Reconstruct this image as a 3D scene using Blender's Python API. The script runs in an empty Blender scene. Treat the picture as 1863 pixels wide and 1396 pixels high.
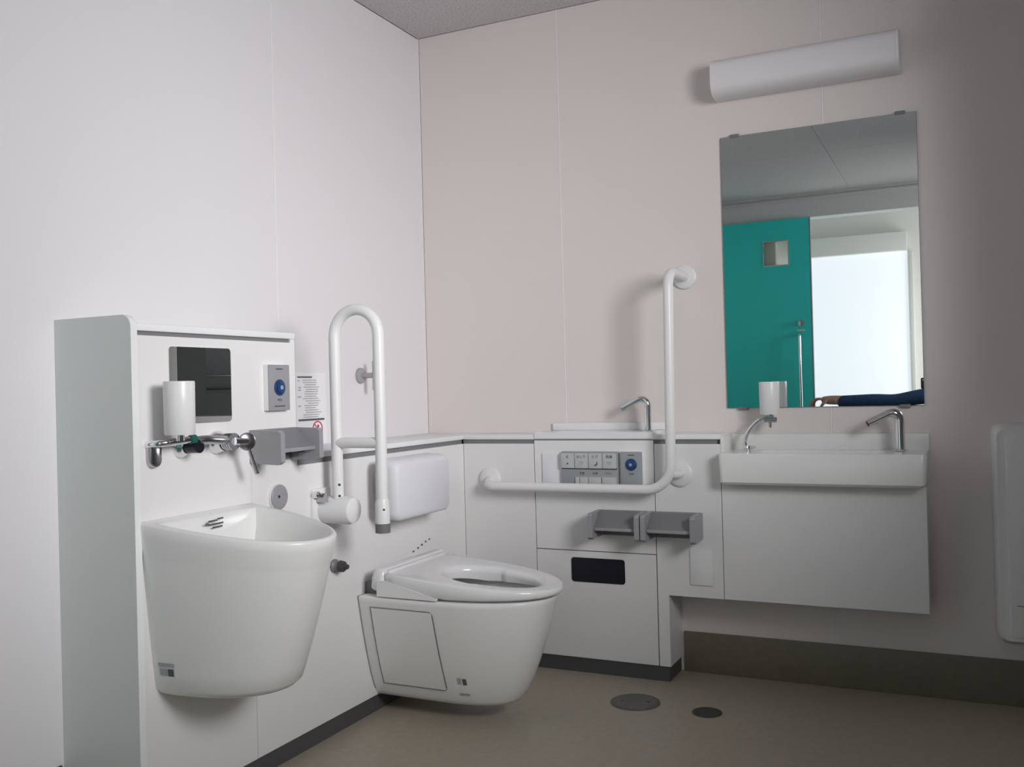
import bpy, bmesh, math, random
from mathutils import Vector, Matrix
random.seed(7)
SC = bpy.context.scene
COL = SC.collection
PI = math.pi
CEIL = 2.4

# ------------------------------------------------------------------ camera
YAW, PITCH, ROLL = 0.4490, 0.0062, -0.0260
f = Vector((-math.sin(YAW)*math.cos(PITCH), math.cos(YAW)*math.cos(PITCH), math.sin(PITCH)))
r = Vector((math.cos(YAW), math.sin(YAW), 0)); u = r.cross(f)
r2 = math.cos(ROLL)*r + math.sin(ROLL)*u; u2 = -math.sin(ROLL)*r + math.cos(ROLL)*u
cd = bpy.data.cameras.new('camera'); cam = bpy.data.objects.new('camera', cd); COL.objects.link(cam)
cam.matrix_world = Matrix.Translation((1.9298, -3.2224, 0.9969)) @ Matrix((r2, u2, -f)).transposed().to_4x4()
cd.sensor_width = 36; cd.lens = 1713.65/1863*36; cd.clip_start = 0.01
SC.camera = cam

# ------------------------------------------------------------------ light
SC.view_settings.view_transform = 'Standard'; SC.view_settings.look = 'None'
SC.view_settings.gamma = 1; SC.view_settings.use_curve_mapping = False
SC.view_settings.exposure = -0.10
w = bpy.data.worlds.new('sky'); SC.world = w; w.use_nodes = True
w.node_tree.nodes['Background'].inputs[0].default_value = (0.75, 0.85, 1.0, 1)
w.node_tree.nodes['Background'].inputs[1].default_value = 1.0

def area(name, loc, aim, sx, sy, power, color):
    l = bpy.data.lights.new(name, 'AREA'); l.shape = 'RECTANGLE'; l.size = sx; l.size_y = sy
    l.energy = power; l.color = color
    o = bpy.data.objects.new(name, l); COL.objects.link(o); o.location = loc
    o.rotation_euler = (Vector(aim)-Vector(loc)).to_track_quat('-Z', 'Y').to_euler()
    return o
WX = 3.0           # right wall of the room
WIN = (-2.68, -1.68, 1.20, 2.15)   # first unseen window, added to light the room from the right: y0, y1, z0, z1
WIN2 = (-3.95, -3.15, 1.20, 2.15)  # second unseen window, added to light the door and rear ceiling
wl_ = area('unseen_window_light', (WX+0.16, (WIN[0]+WIN[1])/2, (WIN[2]+WIN[3])/2), (0, -.45, 1.12), WIN[1]-WIN[0], WIN[3]-WIN[2], 20, (1.0, .975, .985))
wl_.data.spread = math.radians(79)
w2_ = area('unseen_window_light', (WX+0.16, (WIN2[0]+WIN2[1])/2, (WIN2[2]+WIN2[3])/2), (.4, -3.95, 1.6), WIN2[1]-WIN2[0], WIN2[3]-WIN2[2], 10.5, (1.0, .985, .97))
w2_.data.spread = math.radians(100)
area('corridor_fill_light', (2.6, -4.65, 1.2), (1.2, -5.3, 1.1), .8, 1.4, 20, (0.97, .98, 1.0))  # unseen lamp added to brighten the blind and doorway

# ------------------------------------------------------------------ materials
def mat(name, col, rough=.5, metal=0, bump=0, bscale=300, var=0, coat=0, spec=.5, emit=None, trans=0, ior=1.45):
    m = bpy.data.materials.new(name); m.use_nodes = True
    nt = m.node_tree; b = nt.nodes['Principled BSDF']
    b.inputs['Base Color'].default_value = (*col, 1)
    b.inputs['Roughness'].default_value = rough; b.inputs['Metallic'].default_value = metal
    b.inputs['Specular IOR Level'].default_value = spec
    b.inputs['Coat Weight'].default_value = coat; b.inputs['Coat Roughness'].default_value = .05
    b.inputs['Transmission Weight'].default_value = trans; b.inputs['IOR'].default_value = ior
    tc = nt.nodes.new('ShaderNodeTexCoord')
    if var:
        n = nt.nodes.new('ShaderNodeTexNoise'); n.inputs['Scale'].default_value = 3 if bscale < 1 else bscale
        n.inputs['Detail'].default_value = 5
        cr = nt.nodes.new('ShaderNodeValToRGB')
        cr.color_ramp.elements[0].position = .35; cr.color_ramp.elements[1].position = .65
        cr.color_ramp.elements[0].color = (*[c*(1-var) for c in col], 1)
        cr.color_ramp.elements[1].color = (*[min(1, c*(1+var)) for c in col], 1)
        nt.links.new(tc.outputs['Object'], n.inputs['Vector']); nt.links.new(n.outputs['Fac'], cr.inputs[0])
        nt.links.new(cr.outputs[0], b.inputs['Base Color'])
    if bump:
        n2 = nt.nodes.new('ShaderNodeTexNoise'); n2.inputs['Scale'].default_value = bscale
        bp = nt.nodes.new('ShaderNodeBump'); bp.inputs['Strength'].default_value = bump; bp.inputs['Distance'].default_value = .002
        nt.links.new(tc.outputs['Object'], n2.inputs['Vector']); nt.links.new(n2.outputs['Fac'], bp.inputs['Height'])
        nt.links.new(bp.outputs[0], b.inputs['Normal'])
    if emit:
        b.inputs['Emission Color'].default_value = (*emit[0], 1); b.inputs['Emission Strength'].default_value = emit[1]
    return m
M = dict(
 wall_l = mat('wall_panel_cool_white', (.78,.768,.785), .45, bump=.03, bscale=60),
 wall_b = mat('wall_panel_warm_white', (.77,.715,.69), .45, bump=.03, bscale=60),
 accent = mat('right_wall_dark_laminate', (.32,.31,.315), .5, var=.05, bscale=20),
 shade_block = mat('shade_block_dark', (.19,.185,.185), .5),  # unseen added block, kept dark to cut bounced light
 shade_bench = mat('shade_bench_grey', (.21,.20,.20), .5),
 wall_f = mat('wall_panel_grey', (.62,.62,.62), .5),
 joint = mat('joint_sealant', (.88,.86,.86), .6),
 ceil = mat('rock_wool_board', (.60,.575,.585), .9, var=.16, bscale=140, bump=.5),
 floor = mat('floor_vinyl', (.40,.36,.285), .38, var=.05, bscale=40),
 skirt = mat('skirting_vinyl', (.185,.162,.122), .45, var=.05, bscale=40),
 plinth = mat('plinth_grey', (.085,.085,.088), .5),
 board = mat('panel_board_white', (.81,.805,.80), .38),
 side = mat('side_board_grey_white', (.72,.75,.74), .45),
 edge = mat('board_edge_white', (.84,.86,.86), .4),
 groove = mat('groove_grey', (.20,.20,.215), .5),
 dark = mat('seam_dark', (.03,.03,.032), .7),
 ceramic = mat('ceramic_white', (.82,.825,.81), .24, coat=.12),
 seat = mat('plastic_gloss_white', (.82,.825,.835), .2, coat=.3),
 resin = mat('resin_white', (.80,.80,.80), .35),
 pad = mat('pad_white', (.76,.765,.80), .45),
 rubber = mat('rubber_grey', (.17,.17,.175), .6),
 bargrey = mat('bumper_grey', (.36,.36,.37), .5),
 steel = mat('satin_grey_plastic', (.21,.21,.225), .42),
 steel_l = mat('satin_grey_light', (.33,.33,.35), .38),
 chrome = mat('chrome', (.78,.78,.80), .08, metal=1),
 chrome_d = mat('chrome_dull', (.50,.50,.53), .22, metal=1),
 mirror = mat('mirror_silver', (.79,.835,.825), .0, metal=1),
 mirror_edge = mat('mirror_edge', (.20,.24,.24), .3),
 navy = mat('sensor_window_dark', (.012,.013,.022), .12),
 blue = mat('button_blue', (.018,.06,.17), .3),
 bluel = mat('button_mark_pale', (.30,.42,.60), .4),
 key = mat('button_light', (.50,.52,.53), .4),
 remote = mat('remote_grey', (.32,.345,.355), .4),
 teal = mat('door_teal', (.025,.64,.59), .35),
 ink = mat('print_ink', (.10,.10,.12), .6),
 inkl = mat('print_ink_pale', (.40,.40,.44), .6),
 paper = mat('poster_paper', (.84,.84,.86), .6),
 red = mat('print_red', (.62,.06,.12), .6),
 green = mat('ring_green', (.01,.12,.09), .4),
 lampw = mat('acrylic_white', (.80,.78,.80), .4),
 container = mat('container_white', (.80,.80,.80), .3),
 glass = mat('frosted_pane', (.85,.85,.78), .35, trans=.75),
 cor = mat('corridor_wall', (.82,.80,.76), .5),
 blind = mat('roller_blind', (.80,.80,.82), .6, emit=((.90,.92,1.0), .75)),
 blindbox = mat('blind_box', (.78,.77,.73), .5),
 drain = mat('drain_steel', (.16,.16,.15), .42, metal=.4, var=.08, bscale=60),
 drain_d = mat('drain_dark', (.06,.06,.058), .5),
 skin = mat('skin', (.46,.29,.22), .5),
 denim = mat('denim_blue', (.022,.06,.14), .8, var=.25, bscale=90),
 denim_d = mat('trousers_dark', (.02,.02,.025), .8),
 cuff = mat('cuff_pale', (.62,.55,.47), .8),
 hair = mat('hair_dark', (.012,.01,.009), .6),
 phone = mat('phone_dark', (.02,.022,.035), .2),
)

# ------------------------------------------------------------------ helpers
def mesh_from(bm, name, m, smooth=40):
    bmesh.ops.recalc_face_normals(bm, faces=bm.faces)
    me = bpy.data.meshes.new(name); bm.to_mesh(me); bm.free()
    me.materials.append(M[m])
    if smooth:
        for p in me.polygons: p.use_smooth = True
        me.set_sharp_from_angle(angle=math.radians(smooth))
    return me
def thing(name, loc, label, cat, group=None, rotz=0):
    o = bpy.data.objects.new(name, None); COL.objects.link(o); o.empty_display_size = .05
    o.location = loc; o.rotation_euler = (0, 0, rotz)
    o['label'] = label; o['category'] = cat
    if group: o['group'] = group
    return o
def part(name, bm, m, parent, label=None, local=False, smooth=40, kind=None):
    """bm in world coordinates unless local; the parent's origin is taken off"""
    if not local:
        root = parent
        while root.parent: root = root.parent
        T = (Matrix.Translation(root.location) @ Matrix.Rotation(root.rotation_euler.z, 4, 'Z')).inverted()
        bmesh.ops.transform(bm, matrix=T, verts=bm.verts)
    o = bpy.data.objects.new(name, mesh_from(bm, name, m, smooth)); COL.objects.link(o); o.parent = parent
    if label: o['label'] = label
    if kind: o['kind'] = kind
    return o
def single(name, bm, m, label, cat, group=None, smooth=40):
    xs = [v.co for v in bm.verts]
    c = Vector(((min(v.x for v in xs)+max(v.x for v in xs))/2, (min(v.y for v in xs)+max(v.y for v in xs))/2, min(v.z for v in xs)))
    bmesh.ops.translate(bm, vec=-c, verts=bm.verts)
    o = bpy.data.objects.new(name, mesh_from(bm, name, m, smooth)); COL.objects.link(o); o.location = c
    o['label'] = label; o['category'] = cat
    if group: o['group'] = group
    return o
def struct(name, bm, m, parent=None):
    o = bpy.data.objects.new(name, mesh_from(bm, name, m, 30)); COL.objects.link(o)
    if parent: o.parent = parent
    else: o['kind'] = 'structure'
    return o
def box(x0, x1, y0, y1, z0, z1, bev=0, seg=2, bm=None):
    own = bm or bmesh.new()
    t = bmesh.new()
    bmesh.ops.create_cube(t, size=1)
    for v in t.verts:
        v.co = Vector(((x0+x1)/2+v.co.x*(x1-x0), (y0+y1)/2+v.co.y*(y1-y0), (z0+z1)/2+v.co.z*(z1-z0)))
    if bev: bmesh.ops.bevel(t, geom=t.edges[:], offset=bev, segments=seg, affect='EDGES', profile=.5)
    join(own, t); return own
def join(a, b):
    me = bpy.data.meshes.new('tmp'); b.to_mesh(me); b.free(); a.from_mesh(me); bpy.data.meshes.remove(me); return a
def loft(rings, cap0=True, cap1=True, closed=False, bm=None):
    own = bm or bmesh.new()
    vs = [[own.verts.new(p) for p in rg] for rg in rings]
    n = len(rings[0]); K = len(rings)
    for i in range(K if closed else K-1):
        a, b = vs[i], vs[(i+1) % K]
        for j in range(n):
            k = (j+1) % n
            try: own.faces.new((a[j], a[k], b[k], b[j]))
            except ValueError: pass
    if not closed:
        if cap0: own.faces.new(vs[0][::-1])
        if cap1: own.faces.new(vs[-1])
    return own
def catmull(P, k=6):
    P = [Vector(p) for p in P]; out = []
    for i in range(len(P)-1):
        a, b, c, d = P[max(i-1, 0)], P[i], P[i+1], P[min(i+2, len(P)-1)]
        for j in range(k):
            t = j/k
            out.append(.5*((2*b)+(-a+c)*t+(2*a-5*b+4*c-d)*t*t+(-a+3*b-3*c+d)*t**3))
    return out+[P[-1]]
def tube(P, rad, n=16, cap=True, bm=None):
    """constant or per-point radius tube along a polyline"""
    P = [Vector(p) for p in P]; R = rad if isinstance(rad, (list, tuple)) else [rad]*len(P)
    T = []
    for i in range(len(P)):
        a = P[max(i-1, 0)]; b = P[min(i+1, len(P)-1)]; T.append((b-a).normalized())
    nrm = T[0].orthogonal().normalized(); rings = []
    for i, p in enumerate(P):
        if i: 
            q = T[i-1].rotation_difference(T[i]); nrm = (q @ nrm).normalized()
        bn = T[i].cross(nrm).normalized()
        rings.append([p+R[i]*(math.cos(2*PI*j/n)*nrm+math.sin(2*PI*j/n)*bn) for j in range(n)])
    return loft(rings, cap, cap, bm=bm)
def arc_path(P, rads, k=8):
    """polyline with rounded corners"""
    P = [Vector(p) for p in P]; out = [P[0]]
    for i in range(1, len(P)-1):
        a = (P[i-1]-P[i]).normalized(); b = (P[i+1]-P[i]).normalized(); rr = rads[i-1]
        ang = a.angle(b); d = rr/math.tan(ang/2)
        s = P[i]+a*d; e = P[i]+b*d; c = P[i]+(a+b).normalized()*(rr/math.sin(ang/2))
        for j in range(k+1):
            th = (s-c).angle(e-c); t_ = j/k
            v = ((s-c)*math.sin((1-t_)*th)+(e-c)*math.sin(t_*th))/math.sin(th) if th > 1e-4 else s-c
            out.append(c+v)
    return out+[P[-1]]
def disc(c, axis, prof, n=32, bm=None):
    """lathe: prof = [(dist along axis, radius)...] from c"""
    c = Vector(c); ax = Vector(axis).normalized(); a = ax.orthogonal().normalized(); b = ax.cross(a)
    rings = [[c+ax*h+rr*(math.cos(2*PI*j/n)*a+math.sin(2*PI*j/n)*b) for j in range(n)] for h, rr in prof]
    return loft(rings, bm=bm)
def rrect(w, h, rad, k=5):
    pts = []
    for cx, cy, a0 in ((w/2-rad, h/2-rad, 0), (-w/2+rad, h/2-rad, PI/2), (-w/2+rad, -h/2+rad, PI), (w/2-rad, -h/2+rad, 1.5*PI)):
        for j in range(k+1):
            a = a0+PI/2*j/k; pts.append((cx+rad*math.cos(a), cy+rad*math.sin(a)))
    return pts
def plate(c, U, V, w, h, rad, t, edge=0, bm=None):
    """rounded rectangle slab standing t off plane point c, normal U x V"""
    c, U, V = Vector(c), Vector(U), Vector(V); N = U.cross(V)
    def ring(off, sh):
        return [c+N*off+U*x+V*y for x, y in rrect(w-2*sh, h-2*sh, max(rad-sh, .0004))]
    rs = [ring(0, 0), ring(t-edge, 0)]
    if edge: rs += [ring(t-edge*.3, edge*.3), ring(t, edge)]
    return loft(rs, bm=bm)
def poly_prism(pts, off, bm=None):
    """pts: world points of planar polygon; extrude by vector off"""
    own = bm or bmesh.new(); off = Vector(off)
    a = [own.verts.new(p) for p in pts]; b = [own.verts.new(Vector(p)+off) for p in pts]
    own.faces.new(a); own.faces.new(b[::-1])
    for i in range(len(a)):
        k = (i+1) % len(a); own.faces.new((a[i], b[i], b[k], a[k]))
    return own
def text_bm(s, c, U, V, size, t=.0004):
    cu = bpy.data.curves.new('t', 'FONT'); cu.body = s; cu.size = size; cu.align_x = 'CENTER'; cu.align_y = 'CENTER'
    cu.resolution_u = 2; cu.extrude = t/2
    o = bpy.data.objects.new('t', cu); COL.objects.link(o)
    me = bpy.data.meshes.new_from_object(o.evaluated_get(bpy.context.evaluated_depsgraph_get()))
    bm = bmesh.new(); bm.from_mesh(me)
    bpy.data.objects.remove(o); bpy.data.meshes.remove(me); bpy.data.curves.remove(cu)
    U, V = Vector(U), Vector(V); N = U.cross(V)
    Mx = Matrix((U, V, N)).transposed().to_4x4(); Mx.translation = Vector(c)+N*t/2
    bmesh.ops.transform(bm, matrix=Mx, verts=bm.verts); return bm
XB, ZU = (1, 0, 0), (0, 0, 1)          # print axes on surfaces facing -y
YA = (0, 1, 0)                          # print axis on surfaces facing +x

# ------------------------------------------------------------------ room shell
D = 4.072
G = .004
fl = struct('floor', box(-.1, WX+.2, -D-1.6, .1, -.08, 0), 'floor')
wl = struct('wall_left', box(-.12, -.012, -D-.1, .1, 0, CEIL+.1), 'joint')
for a, b in ((-D, -2.80), (-2.80, -1.90), (-1.90, -.888), (-.888, 0)):
    struct('wall_panel', box(-.012, 0, a+G/2, b-(G/2 if b else .003), 0, CEIL, .0012, 1), 'wall_l', wl)
wb = struct('wall_back', box(-.12, 2.42, .012, .12, 0, CEIL+.1), 'joint')
for y_ in (-2.80, -1.90, -.888): struct('seam_bead', box(-.012, .0006, y_-.002, y_+.002, 0, CEIL), 'joint', wl)
struct('seam_bead', box(-.0015, .0035, -.0035, .0015, 0, CEIL), 'joint', wl)
for a, b in ((0.003, .598), (.598, 1.531), (1.531, 2.30)):
    struct('wall_panel', box(a+G/2, b-G/2, 0, .012, 0, CEIL, .0012, 1), 'wall_b', wb)
for x_ in (.598, 1.531): struct('seam_bead', box(x_-.002, x_+.002, -.0006, .012, 0, CEIL), 'joint', wb)
# right wall: unseen block added to shade the back wall, then the window alcove
NX, NY = 2.30, -.70
wr = struct('wall_right_shade_block', box(NX, WX+.12, NY, .12, 0, CEIL+.1), 'shade_block')
bmw = bmesh.new()
for a, b in ((-D-.1, WIN2[0]), (WIN2[1], WIN[0]), (WIN[1], NY)): box(WX, WX+.12, a, b, 0, CEIL+.1, bm=bmw)
for W_ in (WIN, WIN2): box(WX, WX+.12, W_[0], W_[1], 0, W_[2], bm=bmw); box(WX, WX+.12, W_[0], W_[1], W_[3], CEIL+.1, bm=bmw)
struct('wall_panel', bmw, 'accent', wr)
for nm, W_ in (('unseen_window_1', WIN), ('unseen_window_2', WIN2)):
    wn = struct(nm, box(WX+.02, WX+.05, W_[0], W_[0]+.03, W_[2], W_[3]), 'edge')
    for a in ((WX+.02, WX+.05, W_[1]-.03, W_[1], W_[2], W_[3]), (WX+.02, WX+.05, W_[0]+.03, W_[1]-.03, W_[2], W_[2]+.03), (WX+.02, WX+.05, W_[0]+.03, W_[1]-.03, W_[3]-.03, W_[3])):
        struct('window_frame', box(*a), 'edge', wn)
# ceiling boards
cl = struct('ceiling', box(-.12, WX+.12, -D-.1, .12, CEIL+.012, CEIL+.1), 'dark')
for xa, xb in ((0, 1.2), (1.2, 3.0)):
    for ya, yb in ((-D, -2.81), (-2.81, -1.0), (-1.0, 0)):
        struct('ceiling_board', box(xa+.001, xb-.001, ya+.001, yb-.001, CEIL, CEIL+.012, .0015, 1), 'ceil', cl)
# wall opposite with the doorway
wf = struct('wall_front', box(-.1, WX+.1, -D-.12, -D, 2.22, CEIL+.1), 'wall_f')
struct('wall_panel', box(-.1, .66, -D-.12, -D, 0, 2.22), 'wall_f', wf)
struct('wall_panel', box(1.85, WX+.1, -D-.12, -D, 0, 2.22), 'wall_f', wf)
struct('cornice', box(0.01, WX, -D, -D+.012, 2.35, 2.375, .003), 'wall_f', wf)
# skirtings
struct('baseboard_left', box(0, .006, -D+.1, -1.70, 0, .146, .002), 'plinth')
struct('baseboard_back', box(1.02, NX, -.008, 0, 0, .139, .003), 'skirt')
# corridor behind the doorway
cb = struct('wall_corridor', box(-.4, 3.4, -5.42, -5.30, 0, 2.6), 'cor')
struct('wall_panel', box(-.6, -.4, -5.42, -D-.12, 0, 2.6), 'cor', cb)
struct('wall_panel', box(3.4, 3.6, -5.42, -D-.12, 0, 2.6), 'cor', cb)
struct('wall_panel', box(-.6, 3.6, -5.42, -D-.12, 2.6, 2.7), 'cor', cb)
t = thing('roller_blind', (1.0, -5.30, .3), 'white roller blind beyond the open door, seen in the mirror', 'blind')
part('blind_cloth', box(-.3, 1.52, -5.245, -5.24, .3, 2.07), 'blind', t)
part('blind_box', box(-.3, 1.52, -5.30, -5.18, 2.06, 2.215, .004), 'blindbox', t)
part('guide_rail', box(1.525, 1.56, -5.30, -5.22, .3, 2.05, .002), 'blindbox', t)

t = thing('added_shade_bench', (2.70, -1.75, 0), 'unseen grey waist-high cabinet added under the window to shade the floor', 'shade_bench')  # blocker added out of view to keep window light off the floor
part('cabinet', box(2.40, 2.995, -2.90, -.74, .06, 1.04, .006), 'shade_bench', t)
part('cushion', box(2.38, 2.995, -2.90, -.74, 1.04, 1.12, .02, 3), 'shade_bench', t)
part('plinth', box(2.43, 2.995, -2.88, -.76, 0, .06), 'plinth', t)
for k in range(3): part('door', box(2.385, 2.40, -2.88+k*.708, -2.18+k*.708, .08, 1.02, .003), 'shade_bench', t)

# ------------------------------------------------------------------ sliding door
door = struct('door_1', plate((.455, -D+.005, 1.11), (-1, 0, 0), ZU, .91, 2.205, .003, -.0), 'teal')
bpy.data.objects.remove(door)
dbm = bmesh.new()
ya, yb = -D+.004, -D+.040
for a in ((.0, .578, .008, 2.215), (.76, .912, .008, 2.215), (.578, .76, .008, 1.875), (.578, .76, 2.057, 2.215)):
    box(a[0], a[1], ya, yb, a[2], a[3], bm=dbm)
door = struct('door_1', dbm, 'teal')
door['label'] = 'teal sliding door with a small square window, seen in the mirror'
struct('pane', box(.578, .76, ya+.014, ya+.020, 1.875, 2.057), 'glass', door)
fr = bmesh.new()
for a in ((.574, .582, 1.871, 2.061), (.756, .764, 1.871, 2.061), (.582, .756, 1.871, 1.879), (.582, .756, 2.053, 2.061)):
    box(a[0], a[1], yb-.002, yb+.003, a[2], a[3], bm=fr)
struct('window_frame', fr, 'chrome_d', door)
hb = tube(arc_path([(.832, yb, 1.35), (.832, yb+.055, 1.35), (.832, yb+.055, .75), (.832, yb, .75)], [.02, .02]), .011, 14)
struct('door_handle', hb, 'chrome', door)
lk = disc((.838, yb, 1.435), (0, 1, 0), [(0, .022), (.008, .022), (.010, .012), (.03, .010)], 20)
box(.832, .844, yb+.02, yb+.035, 1.405, 1.45, .002, bm=lk); box(.808, .868, yb, yb+.008, 1.375, 1.383, bm=lk)
struct('lock', lk, 'chrome_d', door)
struct('edge_strip', box(.912, .920, ya, yb, .008, 2.215), 'groove', door)

# ------------------------------------------------------------------ panel unit along the left wall
dA, dB = .244, .152
Y0, Y1 = -1.672, -1.117              # tall section
ZL = .832
un = thing('service_panel_unit', (.12, -.9, 0), 'white boxed-out panel unit along the left wall, tall at its near end', 'panel unit')
# near side board with a rounded top front corner
pts = [(0, -1.692, 0), (dA+.004, -1.692, 0)]
for j in range(9):
    a = PI/2*j/8; pts.append((dA+.004-.028+.028*math.cos(a), -1.692, 1.188-.028+.028*math.sin(a)))
pts.append((0, -1.692, 1.188))
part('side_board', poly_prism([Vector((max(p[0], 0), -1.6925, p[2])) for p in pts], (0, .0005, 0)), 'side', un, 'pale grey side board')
part('side_board_edge', poly_prism([Vector(p) for p in pts], (0, .018, 0)), 'edge', un)
part('top_board', box(0, dA+.002, -1.672, Y1+.002, 1.152, 1.170, .003), 'edge', un)
part('shadow_groove', box(.01, dA-.006, -1.672, Y1-.003, 1.140, 1.153), 'groove', un)
# L-shaped main front panel with the small mirror let in
L = [(dA, -1.671, .052), (dA, -1.3055, .052), (dA, -1.3055, .80), (dA, Y1, .80), (dA, Y1, 1.142), (dA, -1.671, 1.142)]
part('front_panel', poly_prism(L, (-.016, 0, 0)), 'board', un)
part('front_panel', box(dA-.016, dA, -1.3040, -dB, .052, .800, .0006, 1), 'board', un)
part('end_panel', box(0.001, dA-.001, Y1-.016, Y1, ZL, 1.152), 'board', un)
part('ledge', box(0, dA+.002, Y1+.0005, -.0, .815, ZL, .003), 'edge', un, 'white ledge')
part('ledge_groove', box(.02, dA-.007, Y1-.002, -dB, .799, .816), 'groove', un, 'dark grey groove under the ledge')
part('plinth', box(.02, dA-.006, -1.67, -dB, 0, .052), 'plinth', un, 'dark grey plinth')
# small mirror
t = thing('small_mirror', (dA, -1.478, .935), 'small mirror with rounded corners let into the tall panel above the slop sink', 'mirror')
part('glass', plate((dA+.0005, -1.478, 1.027), YA, ZU, .206, .184, .009, .003), 'mirror', t)

# ------------------------------------------------------------------ panel unit along the back wall
ub = thing('service_panel_cabinet', (1.0, -.07, 0), 'white boxed-out cabinet along the back wall behind the toilet, with seams and a grey plinth', 'panel unit')
part('front_panel', box(dA+.0005, .5295, -dB, -dB+.016, .052, .800, .0006, 1), 'board', ub)
part('front_panel', box(.5325, .9735, -dB, -dB+.016, .4275, .812, .0006, 1), 'board', ub)
part('access_door', box(.5325, .9725, -dB, -dB+.016, .052, .4245, .0006, 1), 'board', ub, 'white access door with a dark window slot')
L = [(.9765, -dB, .052), (1.0145, -dB, .052), (1.0145, -dB, .2925), (1.1995, -dB, .2925), (1.1995, -dB, .800), (.9765, -dB, .800)]
part('front_panel', poly_prism(L, (0, .016, 0)), 'board', ub)
part('end_panel', box(.999, 1.0145, -dB+.016, 0, .052, .2925), 'board', ub)
part('bottom_panel', box(1.0145, 1.1995, -dB+.016, 0, .2925, .306), 'board', ub)
part('carcass', box(dA, 1.198, -dB+.022, -.001, .31, .812), 'dark', ub)
part('carcass', box(dA, .998, -dB+.022, -.001, .052, .309), 'dark', ub)
part('ledge', box(dA+.002, 1.200, -dB-.002, 0, .815, ZL, .003), 'edge', ub, 'white ledge')
part('ledge_groove', box(dA-.004, 1.196, -dB+.006, -.03, .799, .816), 'steel', ub, 'grey groove under the ledge')
part('groove_cap', box(1.192, 1.199, -dB+.003, -dB+.02, .800, .815), 'dark', ub, 'black groove end cap')
part('plinth', box(dA-.006, 1.008, -dB+.006, 0, 0, .052), 'plinth', ub, 'dark grey plinth')
sl = plate((.763, -dB-.0002, .360), XB, ZU, .197, .085, .010, .0015)
part('sensor_window', sl, 'navy', ub, 'dark window slot')

# counter wash basin on the ledge over the toilet
t = thing('counter_basin', (.75, -.08, .815), 'thin white wash basin set on the ledge above the toilet remote', 'basin')
bm = loft([[Vector((.752, -.079, 0))+Vector((x, y, z)) for x, y in rrect(w_, d_, rr_)] for w_, d_, rr_, z in
   ((.430, .150, .006, .8165), (.440, .160, .008, .819), (.440, .160, .008, .8385), (.436, .156, .007, .8405), (.33, .085, .03, .8405), (.31, .07, .03, .836), (.27, .05, .02, .826))])
part('bowl', bm, 'seat', t)
part('backsplash', box(.545, .980, -.012, -.0005, .8405, .868, .003), 'seat', t)

def bent_faucet(base, top, reach, dx, dy, drop, rv, rs, label, group):
    bx, by, bz = base
    t = thing('faucet', base, label, 'faucet', group)
    part('base_ring', disc((bx, by, bz), (0, 0, 1), [(0, .021), (.003, .021), (.005, .018)]), 'chrome', t)
    P = arc_path([(bx, by, bz), (bx, by, top), (bx+dx, by+dy, top-drop)], [.022], 10)
    n = len(P); R = [rv if i < n*.55 else rv+(rs-rv)*min(1, (i-n*.55)/(n*.45)) for i in range(n)]
    part('spout', tube(P, R, 20), 'chrome', t)
    dirn = (P[-1]-P[-2]).normalized()
    part('outlet', disc(P[-1], dirn, [(0, rs*.8), (.0015, rs*.8)], 20), 'dark', t)
bent_faucet((.932, -.072, .840), .966, 0, -.088, -.015, .048, .0125, .0095, 'bent chrome faucet on the ledge basin above the toilet remote', 'bent chrome faucets')
bent_faucet((1.741, -.075, .777), .906, 0, -.090, -.030, .045, .0145, .0105, 'bent chrome faucet at the right end of the hand basin under the mirror', 'bent chrome faucets')

# ------------------------------------------------------------------ hand basin and cabinet under the mirror
t = thing('hand_basin', (1.51, -.1, .674), 'long rectangular white hand basin below the large mirror', 'basin')
def br(x0, x1, y0, y1, z, rr): return [Vector(((x0+x1)/2+a, (y0+y1)/2+b, z)) for a, b in rrect(x1-x0, y1-y0, rr)]
bm = loft([br(1.215, 1.806, -.205, -.001, .674, .012), br(1.209, 1.816, -.213, -.001, .682, .014), br(1.206, 1.820, -.216, -.001, .768, .016),
           br(1.209, 1.817, -.213, -.003, .774, .014), br(1.32, 1.70, -.190, -.055, .774, .03), br(1.325, 1.695, -.185, -.06, .768, .03), br(1.36, 1.66, -.165, -.08, .70, .03)])
part('bowl', bm, 'ceramic', t)
part('backsplash', box(1.199, 1.822, -.013, -.0005, .771, .826, .003), 'ceramic', t)
part('side_splash', box(1.199, 1.211, -.150, -.013, .771, .826, .003), 'ceramic', t)
t = thing('basin_cabinet', (1.51, -.08, .2925), 'white boxed panel hanging under the hand basin, clear of the floor', 'cabinet')
part('front_panel', box(1.2015, 1.815, -dB, -dB+.016, .2925, .673, .0006, 1), 'board', t)
part('side_panel', box(1.799, 1.815, -dB+.016, 0, .2925, .673), 'board', t)
part('bottom_panel', box(1.2015, 1.799, -dB+.016, 0, .2925, .306), 'board', t)

# soap dispensers
def soap_can(t, c, rr, h, name='container'):
    part(name, disc(c, (0, 0, 1), [(0, rr*.94), (.003, rr), (h-.003, rr*1.03), (h, rr)], 36), 'container', t, 'white soap container')
t = thing('soap_dispenser', (1.272, -.08, .776), 'soap dispenser with white container on a curved chrome arm on the hand basin', 'soap dispenser')
part('base', disc((1.272, -.08, .776), (0, 0, 1), [(0, .016), (.004, .016), (.006, .012), (.014, .011)]), 'chrome', t)
part('lever', tube([(1.272, -.08, .785), (1.300, -.085, .786)], .0045, 10), 'chrome', t)
part('arm', tube(catmull([(1.270, -.08, .780), (1.266, -.08, .805), (1.280, -.08, .840), (1.308, -.08, .870), (1.335, -.08, .882), (1.362, -.08, .886)]), .0068, 16), 'chrome', t)
part('nozzle', tube([(1.349, -.08, .893), (1.349, -.08, .850)], [.006, .0045], 12), 'chrome_d', t)
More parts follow.
